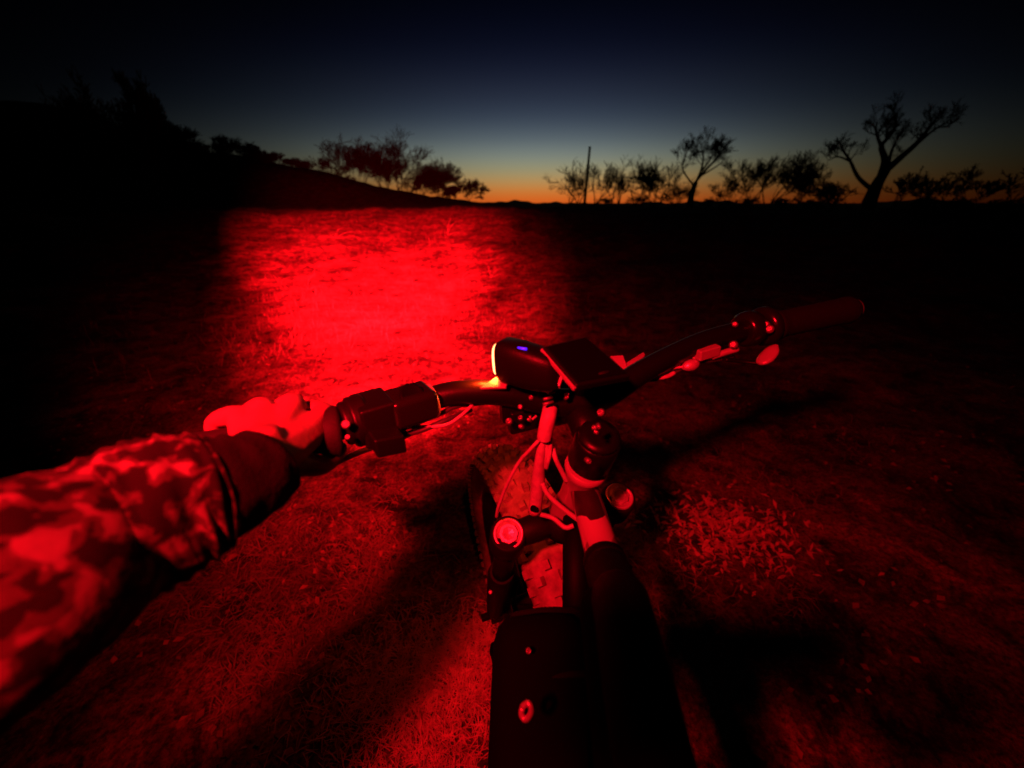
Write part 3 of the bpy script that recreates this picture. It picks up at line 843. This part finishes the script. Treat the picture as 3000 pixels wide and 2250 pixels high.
bolt(P(1556, 1232, .40), .0022, stem); MB().tube([P(1553, 1218, .40), P(1555, 1232, .40), P(1572, 1218, .40)], .0014, 6).build('cable_tie', M['white_cable'], stem)
MB().box(P(1500, 1195, .425), Rt, up, Fw, .013, .014, .008).box(P(1535, 1225, .43), Rt, up, Fw, .018, .014, .008).build('faceplate', M['black_metal'], stem, bevel=.003)

# --- head tube, fork
H0, H1 = T + A * .040, T + A * .165
ht = MB().lathe(H0, A, [(0, .022), (.006, .0245), (.014, .0215), (.04, .0185), (.08, .0185), (.105, .022), (.118, .025), (.125, .025)], 28)
headtube = ht.build('head_tube', M['paint'], bike)
crown_c = T + A * .195 + Nf * .0
capL = P(1490, 1560, .515); capR = capL + Rt * .172
cc = (capL + capR) / 2
cr = MB()
cr.lathe(H1, A, [(0, .025), (.03, .026), (.036, .03)], 20)
for a, b in ((cc, capL), (cc, capR)):
    cr.tube([H1 + A * .03, a + A * .012, a.lerp(b, .6) + A * .016, b + A * .018], [.022, .021, .019, .017], 14)
for c in (capL, capR): cr.lathe(c + A * .002, A, [(0, .0225), (.003, .025), (.04, .025), (.044, .022)], 26)
crown = cr.build('fork_crown', M['fork'], bike)
toEye = (-A * .9 + (EYE - capL).normalized() * .35).normalized()
capax = (EYE - capL).normalized() * .8 - A * .35; capax.normalize()
for c, lab in ((capL, 1), (capR, 2)):
    cp = MB().lathe(c + A * .006, -A if c is capR else capax, [(-.012, .019), (0, .0205), (.006, .0205), (.008, .0195), (.008, .0170), (.0062, .0160), (.0062, .001)], 40).build('fork_cap', M['alloy'], bike)
    axx = -A if c is capR else capax
    MB().lathe(c + A * .006 + axx * .004, axx, [(0, .0135), (.0055, .0135), (.0065, .0125), (.0065, .0085), (.0045, .008), (.003, .001)], 8, smooth=False).build('adjuster_knob', M['alloy'], cp)
axle_c = cc + A * .455 + Nf * .012
hub_c_ = Vector((axle_c.x, axle_c.y, .362))
lg = {}
for sgn, c in ((-1, capL), (1, capR)):
    MB().tube([c + A * .04, c + A * .20], .0165, 18).build('stanchion', M['fork'] if sgn < 0 else M['paint'], bike)
    m = MB().tube([c + A * .17, c + A * .19, c + A * .30, c + A * .44, c + A * .47], [.021, .024, .022, .019, .017], 18)
    m.box(c + A * .465, Rt, Nf, A, .012, .02, .02)
    m.build('fork_leg', M['fork'], bike, bevel=.002)
MB().box(hub_c_ - Rt * .10 - Nf * .10 + Vector((0, 0, .03)), Rt, Nf, A, .018, .03, .045).build('brake_caliper', M['matte_black'], bike, bevel=.006)
MB().tube([P(1500, 1625, .64), P(1540, 1600, .66), P(1640, 1575, .67), P(1690, 1600, .64)], .010, 10).build('fork_arch', M['fork'], bike)

# --- wheels
def wheel(center, axis, fwd, name, seed, parent):
    w = empty(name, center, parent); up2 = axis.cross(fwd).normalized()
    if up2.z < 0: up2 = -up2
    R0, r0_ = .315, .048
    NS, NT = 96, 18
    m = MB()
    for i in range(NS):
        a = 2 * math.pi * i / NS; rd = fwd * math.cos(a) + up2 * math.sin(a)
        for k in range(NT):
            b = 2 * math.pi * k / NT
            m.v.append(center + rd * (R0 + r0_ * math.cos(b) * .95) + axis * (r0_ * 1.05 * math.sin(b)))
    for i in range(NS):
        for k in range(NT):
            m.f.append((i * NT + k, i * NT + (k + 1) % NT, ((i + 1) % NS) * NT + (k + 1) % NT, ((i + 1) % NS) * NT + k)); m.sm.append(True)
    ty = m.build('tyre', M['tyre'], w)
    kn = MB(); rng = random.Random(seed)
    NK = 84
    for i in range(NK):
        for j in (-3, -2, -1, 0, 1, 2, 3):
            if (i + j) % 2 and abs(j) != 3: 
                continue
            a = 2 * math.pi * (i + .3 * (j % 2)) / NK; b = j * .36
            rd = fwd * math.cos(a) + up2 * math.sin(a); tg = -fwd * math.sin(a) + up2 * math.cos(a)
            nrm = (rd * math.cos(b) + axis * math.sin(b)).normalized(); sd = nrm.cross(tg)
            c = center + rd * (R0 + r0_ * .95 * math.cos(b)) + axis * (r0_ * 1.05 * math.sin(b))
            kn.box(c + nrm * .0025, tg, sd, nrm, rng.uniform(.0068, .0085), rng.uniform(.0055, .0070), .0085, taper=.85)
    kn.build('tread_knobs', M['tyre'], ty)['kind'] = 'stuff'
    rm = MB()
    for i in range(72):
        a = 2 * math.pi * i / 72; rd = fwd * math.cos(a) + up2 * math.sin(a)
        for (rr, xx) in ((.272, -.034), (.262, -.034), (.258, 0), (.262, .034), (.272, .034), (.268, 0)):
            rm.v.append(center + rd * rr + axis * xx)
    for i in range(72):
        for k in range(6):
            rm.f.append((i * 6 + k, i * 6 + (k + 1) % 6, ((i + 1) % 72) * 6 + (k + 1) % 6, ((i + 1) % 72) * 6 + k)); rm.sm.append(False)
    rm.build('rim', M['fork'], w)
    hb = MB().lathe(center - axis * .06, axis, [(0, .016), (.01, .032), (.016, .034), (.02, .018), (.10, .018), (.104, .034), (.11, .032), (.12, .016)], 20)
    hub = hb.build('hub', M['fork'], w)
    sp0 = None
    for i in range(28):
        a = 2 * math.pi * i / 28; a2 = a + (.35 if i % 4 < 2 else -.35); sx = .045 if i % 2 else -.045
        p0 = center + axis * sx + (fwd * math.cos(a2) + up2 * math.sin(a2)) * .03
        p1 = center + (fwd * math.cos(a) + up2 * math.sin(a)) * .262 + axis * sx * .2
        MB().tube([p0, p1], .0013, 5).build('spoke', M['steel'] if False else M['black_metal'], w)
    MB().lathe(center - axis * .056, axis, [(0, .09), (.002, .09)], 40).build('brake_disc', M['fork'], w)
    return w
fw_ax = Rt.copy()
hub_c = Vector((axle_c.x, axle_c.y, .362))
wheel(hub_c, fw_ax, Fw, 'front_wheel', 1, bike)
axn = MB().tube([hub_c - fw_ax * .115, hub_c + fw_ax * .115], .008, 12).build('axle', M['fork'], bike)

# --- frame
seatc = rel(.045, -.46, -.30); bb = rel(.05, -.18, -.90); rear = rel(.05, -.62, -.835)
tt = spline([T + A * .085 + Vector((.004, -.012, 0)), P(1765, 1620, .375), P(1815, 1780, .30), P(1880, 2060, .215), seatc], 8)
MB().tube(tt[:11], [.0165 + .0001 * i for i in range(11)], 20).build('top_tube_front', M['decal'], bike)
MB().tube(tt[10:], .0205, 20).build('top_tube', M['frame'], bike)
MB().tube([tt[9], tt[10].lerp(tt[11], .2)], [.0205, .0205], 20).build('tube_band', M['frame'], bike)
dt0 = T + A * .145 + Vector((.004, -.015, 0))
bb.x += .0
MB().tube([dt0, dt0.lerp(bb, .2)], [.015, .017], 20).build('down_tube_front', M['frame'], bike)
MB().tube([dt0.lerp(bb, .195), bb], [.022, .036], 20).build('down_tube', M['frame'], bike)
ddir = (bb - dt0).normalized()
bpos = dt0 + ddir * .30
side = Vector((1, 0, 0)); bn = ddir.cross(side).normalized(); bn = -bn if bn.z < 0 else bn
MB().box(bpos + bn * .045 - side * .046, side, bn, ddir, .048, .035, .20).build('battery', M['matte_black'], bike, bevel=.030)
for px, py, d, r in ((1546, 1905, .36, .003), (1438, 1735, .62, .004), (1285 + 490, 1690, .34, .002)):  # steel discs added to give small glints on the black frame
    bolt(P(px, py, d), r, bike)
MB().tube(spline([P(1530, 2070, .30), P(1548, 2060, .297), P(1556, 2085, .296), P(1540, 2108, .298), P(1527, 2092, .30), P(1531, 2072, .30)], 4), .0022, 8).build('glint_loop', M['alloy'], bike)  # bent alloy loop added as a soft glint over the battery
for a_, b_ in (((1500, 1800), (1700, 1790)), ((1470, 1990), (1760, 1975))):
    MB().tube(spline([P(a_[0], a_[1], .40), P((a_[0] + b_[0]) / 2, a_[1] - 14, .365), P(b_[0], b_[1], .37)], 5), .0035, 8, flat=.4).build('strap', M['cuff'], bike)
bd = (tt[26] - tt[17]).normalized(); bs = side - bd * side.dot(bd); bs.normalize(); bnn = bs.cross(bd).normalized()
MB().box((tt[17] + tt[26]) / 2 - Vector((.004, 0, .006)), bs, bnn, bd, .026, .017, (tt[26] - tt[17]).length / 2 + .02).build('frame_bag', M['matte_black'], bike, bevel=.014)
MB().tube([seatc + Vector((0, -.01, .02)), bb], .018, 16).build('seat_tube', M['frame'], bike)
MB().tube([seatc + Vector((0, -.01, 0)), seatc + Vector((0, -.05, .10))], .0145, 14).build('seat_post', M['black_metal'], bike)
sd = MB(); sq = seatc + Vector((0, -.10, .125))
for i, (yy, wd, zz) in enumerate(((.14, .018, 0), (.06, .03, .005), (-.02, .055, .005), (-.08, .08, .01), (-.13, .07, .02))):
    for k in range(12):
        t = 2 * math.pi * k / 12; sd.v.append(sq + Vector((math.cos(t) * wd, yy, zz + math.sin(t) * .022)))
for i in range(4):
    for k in range(12):
        sd.f.append((i * 12 + k, i * 12 + (k + 1) % 12, (i + 1) * 12 + (k + 1) % 12, (i + 1) * 12 + k)); sd.sm.append(True)
sd.f.append(tuple(range(12))); sd.f.append(tuple(range(59, 47, -1))); sd.sm += [False, False]
sd.build('saddle', M['matte_black'], bike)
for s in (-1, 1):
    MB().tube([bb + Vector((s * .04, 0, 0)), rear + Vector((s * .075, .2, 0)), rear + Vector((s * .078, 0, 0))], .011, 12).build('chain_stay', M['frame'], bike)
    MB().tube([seatc, rear + Vector((s * .075, .12, .3)), rear + Vector((s * .078, 0, 0))], .009, 12).build('seat_stay', M['frame'], bike)
    cr_ = MB().tube([bb + Vector((s * .06, 0, 0)), bb + Vector((s * .08, s * .165, -.02))], [.014, .010], 10).build('crank_arm', M['fork'], bike)
    MB().box(bb + Vector((s * .13, s * .165, -.02)), (1, 0, 0), (0, 1, 0), (0, 0, 1), .05, .045, .010).build('pedal', M['matte_black'], cr_, bevel=.003)
MB().lathe(bb - Vector((.055, 0, 0)), (1, 0, 0), [(0, .05), (.02, .06), (.09, .06), (.11, .05)], 28).build('motor', M['matte_black'], bike)
wheel(rear, Vector((1, 0, 0)), Vector((0, 1, 0)), 'rear_wheel', 2, bike)

# --- cable bundle in front of the head tube
cable([P(1612, 1196, .40), P(1606, 1225, .395), P(1598, 1262, .40), P(1594, 1284, .405)], .0079, 'white_cable', 'cable_wrap', 16)
cable([P(1590, 1278, .405), P(1560, 1310, .41), P(1520, 1355, .43), P(1485, 1420, .45), P(1462, 1480, .47), P(1454, 1515, .49)], .0021, 'white_cable')
MB().tube(spline([P(1592, 1280, .41), P(1584, 1330, .42), P(1578, 1390, .44), P(1574, 1440, .455), P(1566, 1500, .47)], 6),
          [.0035 + .0045 * min(1, i / 14) for i in range(25)], 12).build('brake_hose', M['white_cable'], bike)
cable([P(1600, 1282, .41), P(1604, 1310, .415), P(1602, 1335, .42), P(1598, 1370, .43)], .0030, 'white_cable')
cable([P(1612, 1284, .41), P(1612, 1320, .415), P(1606, 1350, .42), P(1600, 1372, .43)], .0024, 'white_cable')
cable([P(1620, 1314, .42), P(1628, 1345, .42), P(1645, 1380, .43), P(1660, 1410, .44)], .0028, 'white_cable')
cable([P(1588, 1415, .44), P(1605, 1448, .44), P(1640, 1482, .44), P(1690, 1520, .44), P(1745, 1558, .44), P(1800, 1594, .45)], .0030, 'grey_cable')
cable([P(1575, 1505, .47), P(1620, 1518, .47), P(1655, 1545, .46), P(1680, 1540, .46)], .0030, 'grey_cable')
cable([P(1730, 1560, .44), P(1760, 1590, .43), P(1800, 1630, .42), P(1850, 1668, .41)], .0034, 'black_cable')
cable([P(1700, 1530, .43), P(1740, 1580, .42), P(1800, 1690, .41), P(1850, 1800, .40)], .003, 'black_cable')
MB().lathe(P(1563, 1490, .45), (P(1563, 1490, .45) - EYE).normalized(), [(-.003, .0035), (.003, .004)], 12).build('cable_stop', M['matte_black'], bike)

# ------------------------------------------------------------------ rider
def skin_obj(name, chains, matr, parent, voxel=None, sub=1):
    """chains: lists of (point, radius); every chain after the first is rooted inside another"""
    me = bpy.data.meshes.new(name); o = bpy.data.objects.new(name, me); COL.objects.link(o)
    v, e, r, roots = [], [], [], []
    for ch in chains:
        b = len(v); roots.append(b)
        for p, rad in ch: v.append(Vector(p)); r.append(rad)
        e += [(b + i, b + i + 1) for i in range(len(ch) - 1)]
    me.from_pydata(v, e, [])
    m = o.modifiers.new('skin', 'SKIN'); m.use_smooth_shade = True; m.branch_smoothing = .6
    sv = me.skin_vertices[0].data if len(me.skin_vertices) else None
    if sv is None:
        me.attributes
    for i, s in enumerate(sv):
        rr = r[i]; s.radius = rr if isinstance(rr, tuple) else (rr, rr); s.use_root = i in roots
    s2_ = o.modifiers.new('sub', 'SUBSURF'); s2_.levels = sub; s2_.render_levels = sub
    if voxel:
        rm_ = o.modifiers.new('remesh', 'REMESH'); rm_.mode = 'VOXEL'; rm_.voxel_size = voxel; rm_.use_smooth_shade = True
        sm_ = o.modifiers.new('smooth', 'SMOOTH'); sm_.factor = .6; sm_.iterations = 4
    me.materials.append(matr)
    if parent: o.parent = parent; o.location = -parent.matrix_world.translation
    return o

person = empty('person', Vector((-.08, -.45, 0)))
tag(person, 'rider in a camouflage jacket with black cuffs, bare left hand closed round the left grip', 'person')
wr = P(745, 1365, .266); el = rel(-.335, -.03, -.185)
shL, shR = rel(-.40, -.26, -.02), rel(.0, -.32, -.02); nb = rel(-.2, -.34, .02)
elR = rel(.17, -.30, -.25); wrR = rel(.06, -.12, -.12)
head = rel(-.2, -.30, .205)
pel = rel(.02, -.56, -.34)
def gp(s): return gl0 + gax * s                       # point on the grip axis
gf = Vector((-.25, .95, 0)); gf = (gf - gax * gf.dot(gax)).normalized(); gu = gax.cross(gf); gu = -gu if gu.z < 0 else gu
kn = [P(962, 1212, .350), P(868, 1180, .338), P(775, 1192, .326), P(700, 1216, .314)]
ss = [.024, .047, .070, .092]
chains = []
# trunk, neck and head
chains.append([(pel, (.15, .12)), (rel(-.06, -.52, -.2), (.14, .11)), (rel(-.15, -.42, -.06), (.16, .12)), (nb, (.07, .07)), (rel(-.2, -.33, .08), (.06, .06)),
               (rel(-.2, -.315, .15), (.075, .085)), (head, (.078, .095)), (rel(-.2, -.31, .27), (.06, .07))])
# arms
chains.append([(nb, .05), (shL, .055), (shL.lerp(el, .5), .045), (el, .038), (el.lerp(wr, .35), .036), (el.lerp(wr, .75), .027), (wr, (.024, .022)), (wr.lerp((kn[1] + kn[2]) / 2, .45), (.034, .018))])
chains.append([(nb, .05), (shR, .055), (shR.lerp(elR, .5), .045), (elR, .038), (elR.lerp(wrR, .6), .03), (wrR, .025), (rel(.0, -.055, -.055), (.03, .02))])
# palm rays and fingers of the left hand
fr = [.0098, .0102, .0098, .0086]
for i in range(4):
    g = gp(ss[i]); k = kn[i]; R = .0165 + fr[i] * .9
    w0 = wr.lerp(k, .25)
    chains.append([(w0, .012), (wr.lerp(k, .62), .0114), (k + gu * .001, fr[i] * 1.22), (g + gf * (R + .006) + gu * .012, fr[i] * 1.0), (g + gf * (R) - gu * .012, fr[i]),
                   (g + gf * .006 - gu * (R + .003), fr[i] * .95), (g - gf * .012 - gu * R, fr[i] * .85)])
# heel of hand and thumb under the grip
chains.append([(wr, .016), (wr.lerp(gp(.05), .45) - gu * .006, .016), (gp(.035) - gf * .024 - gu * .010, .0125), (gp(.014) - gf * .016 - gu * .024, .0105), (gp(.004) - gf * .002 - gu * .026, .0092), (gp(-.004) + gf * .012 - gu * .020, .0078)])
chains.append([(wr.lerp(kn[0], .2), .015), (wr.lerp(kn[0], .6) - gu * .004, .014), (gp(.03) - gf * .022 + gu * .002, .013)])
chains.append([(wr, .019), (wr.lerp(kn[0], .45) - gu * .003, .0175), (wr.lerp(kn[0], .82) - gu * .006, .0145)])
chains.append([(wr, .019), (wr.lerp(kn[2], .45), .0165), (wr.lerp(kn[2], .85), .0115)])
# right hand behind the phone
for i in range(4):
    b0 = rel(.0, -.055, -.055); z = .03 - i * .018
    chains.append([(b0, .012), (rel(.030, -.045, z - .005), .009), (rel(.032, -.03, z), .008), (rel(.022, -.022, z), .007)])
chains.append([(rel(.0, -.055, -.055), .013), (rel(-.03, -.06, -.06), .010), (rel(-.05, -.045, -.055), .009)])
# nose and ears
chains.append([(head + Vector((0, .07, .0)), .012), (head + Vector((0, .10, -.02)), .010)])
for s in (-1, 1): chains.append([(head + Vector((s * .07, -.01, 0)), .012), (head + Vector((s * .085, -.015, .015)), .010)])
body = skin_obj('body', chains, M['skin'], person, voxel=.0022)
for s in (-1, 1):
    e = MB(); 
    q = head + Vector((s * .03, .072, .0)); e.lathe(q - Vector((0, .012, 0)), (0, 1, 0), [(0, .002), (.004, .009), (.012, .012), (.02, .009), (.024, .002)], 14)
    e.build('eye', M['white_cable'], person)
MB().tube([head + Vector((-.025, .082, -.05)), head + Vector((0, .088, -.051)), head + Vector((.025, .082, -.05))], [.003, .006, .003], 8).build('mouth', mat('lips', (.35, .12, .1), .5), person)
# cap covering the hair
MB().lathe(head + Vector((0, -.012, .0)), (0, -.12, 1), [(.03, .104), (.05, .105), (.09, .088), (.11, .055), (.118, .01)], 28).build('knit_cap', M['trousers'], person)
# jacket body, right sleeve, trousers, boots
skin_obj('jacket', [[(pel + Vector((0, 0, .02)), (.18, .14)), (rel(-.06, -.52, -.2), (.17, .13)), (rel(-.15, -.43, -.07), (.19, .14)), (rel(-.2, -.35, .02), (.08, .08))],
                    [(nb, .06), (shL, .075), (shL.lerp(el, .6), .06)], [(nb, .06), (shR, .075), (shR.lerp(elR, .5), .06), (elR, .052), (elR.lerp(wrR, .6), .045), (elR.lerp(wrR, .85), .04)]],
         M['camo'], person, voxel=.008)
skin_obj('trousers', [[(pel, (.17, .14)), (rel(-.13, -.42, -.5), .085), (rel(-.22, -.30, -.72), .065), (rel(-.26, -.36, -1.1), .05)],
                      [(pel, (.17, .14)), (rel(.20, -.42, -.5), .085), (rel(.28, -.30, -.72), .065), (rel(.30, -.36, -1.1), .05)]], M['trousers'], person, voxel=.008)
for s in (-.26, .30):
    skin_obj('boot', [[(rel(s, -.36, -1.02), .05), (rel(s, -.37, -1.14), .045), (rel(s, -.28, -1.15), .042), (rel(s, -.18, -1.165), .032)]], M['boot'], person)

# left sleeve: wrinkled camouflage tube ending in a loose cuff over the black knit cuff
def sleeve():
    path = spline([shL.lerp(el, .45), el + Vector((0, .0, .0)), P(-80, 1790, .165), P(130, 1665, .19), P(370, 1545, .215), P(540, 1465, .235), P(632, 1430, .248)], 12)
    n = len(path); S = 72; m = MB()
    def rad(t): return .053 - .0150 * max(0, t) ** 1.3
    up_ = None; rings = []
    idx = list(range(n))
    for i in idx:
        t = i / (n - 1)
        tg = (path[min(i + 1, n - 1)] - path[max(i - 1, 0)]).normalized()
        if up_ is None: up_ = tg.orthogonal().normalized()
        up_ = (up_ - tg * up_.dot(tg)).normalized(); b = tg.cross(up_)
        ring = []
        for k in range(S):
            a = 2 * math.pi * k / S
            dv = up_ * math.cos(a) + b * math.sin(a)
            q = path[i] + dv * .05
            w = noise.noise(Vector((t * 34 + math.sin(a) * 1.2, math.cos(a) * 1.1, math.sin(a) * 1.1)))
            w2 = noise.noise(q * 28)
            r = rad(t) * (1 + .10 * w + .07 * w2)
            if t > .93: r *= 1 - .06 * (t - .93) / .07
            ring.append(path[i] + dv * r)
        rings.append((ring, path[i], tg))
    # turned-in hem
    for f, off in ((.93, .004), (.86, -.004), (.82, -.03)):
        ring, c, tg = rings[n - 1]
        rings.append(([c + (p - c) * f + tg * off for p in ring], c, tg))
    for ring, c, tg in rings: m.v += ring
    for i in range(len(rings) - 1):
        for k in range(S):
            a0, b0 = i * S + k, i * S + (k + 1) % S
            m.f.append((a0, b0, b0 + S, a0 + S)); m.sm.append(True)
    m.build('jacket_sleeve', M['camo'], person)
    # knit cuff
    c = MB(); pts = spline([P(610, 1440, .243), P(680, 1415, .252), P(740, 1385, .262), P(782, 1352, .272)], 8); n = len(pts)
    up_ = None
    for i in range(n + 3):
        j = min(i, n - 1); t = j / (n - 1)
        tg = (pts[min(j + 1, n - 1)] - pts[max(j - 1, 0)]).normalized()
        if up_ is None: up_ = tg.orthogonal().normalized()
        up_ = (up_ - tg * up_.dot(tg)).normalized(); b = tg.cross(up_)
        for k in range(96):
            a = 2 * math.pi * k / 96
            q = up_ * math.cos(a) + b * math.sin(a)
            r = .0355 - .0085 * t + .0007 * math.sin(a * 48) + .0022 * noise.noise(Vector((t * 5, math.cos(a) * 2, math.sin(a) * 2)))
            o_ = 0
            if i >= n: r *= (.96, .9, .86)[i - n]; o_ = (.001, -.001, -.012)[i - n]
            c.v.append(pts[j] + q * r + tg * o_)
    for i in range(n + 2):
        for k in range(96):
            a0, b0 = i * 96 + k, i * 96 + (k + 1) % 96
            c.f.append((a0, b0, b0 + 96, a0 + 96)); c.sm.append(True)
    c.build('cuff', M['cuff'], person)
sleeve()

# phone that takes the picture, just behind the viewpoint
vd = Vector((0, COS, -SIN)); vu = Vector((0, SIN, COS))
ph = MB().box(EYE - vd * .010 + Vector((-.045, 0, 0)) - vu * .01, (1, 0, 0), vu, vd, .063, .031, .004).build('phone', M['matte_black'], None, bevel=.0035, origin=EYE - vd * .01)
tag(ph, 'dark phone held up level in the raised right hand of the rider', 'phone')

# headlamp on the forehead: a spot reflector and a flood ring, both red
hl = empty('headlamp', HEADLAMP - Vector((0, .03, 0)))
tag(hl, 'red headlamp strapped round the knit cap on the rider\'s forehead', 'headlamp')
hd = (ground_hit(1150, 850) - HEADLAMP).normalized()
MB().lathe(HEADLAMP - hd * .035, hd, [(0, .018), (.006, .022), (.024, .024), (.028, .022)], 24).build('housing', M['black_plastic'], hl)
MB().lathe(HEADLAMP - hd * .0065, hd, [(0, .019), (.001, .019), (.002, .012)], 24).build('lens', M['headlamp_lens'], hl)
sp = [head + Vector((math.cos(t) * .108, math.sin(t) * .118 - .01, .052)) for t in np.linspace(0, 2 * math.pi, 40)]
MB().tube(sp, .006, 8, caps=False, flat=2).build('strap', M['cuff'], hl)
RED = (1.0, .0032, .011)
def spot(name, direction, energy, half, blend, size):
    l = bpy.data.lights.new(name, 'SPOT'); l.energy = energy; l.color = RED; l.spot_size = 2 * math.radians(half); l.spot_blend = blend; l.shadow_soft_size = size
    o = bpy.data.objects.new(name, l); COL.objects.link(o); o.parent = hl
    o.location = HEADLAMP - hl.matrix_world.translation + hd * .002
    o.rotation_mode = 'QUATERNION'; o.rotation_quaternion = direction.to_track_quat('-Z', 'Y')
spot('headlamp_beam', (ground_hit(1200, 880) - HEADLAMP).normalized(), 11000, 24, 1.0, .012)
spot('headlamp_spill', (ground_hit(1190, 950) - HEADLAMP).normalized(), 420, 37, 1.0, .012)
spot('headlamp_hotspot', (ground_hit(1125, 715) - HEADLAMP).normalized(), 66000, 18.5, 1.0, .012)
spot('headlamp_flood', (Vector((.20, .80, -.64))).normalized(), 140, 55, 1.0, .030)
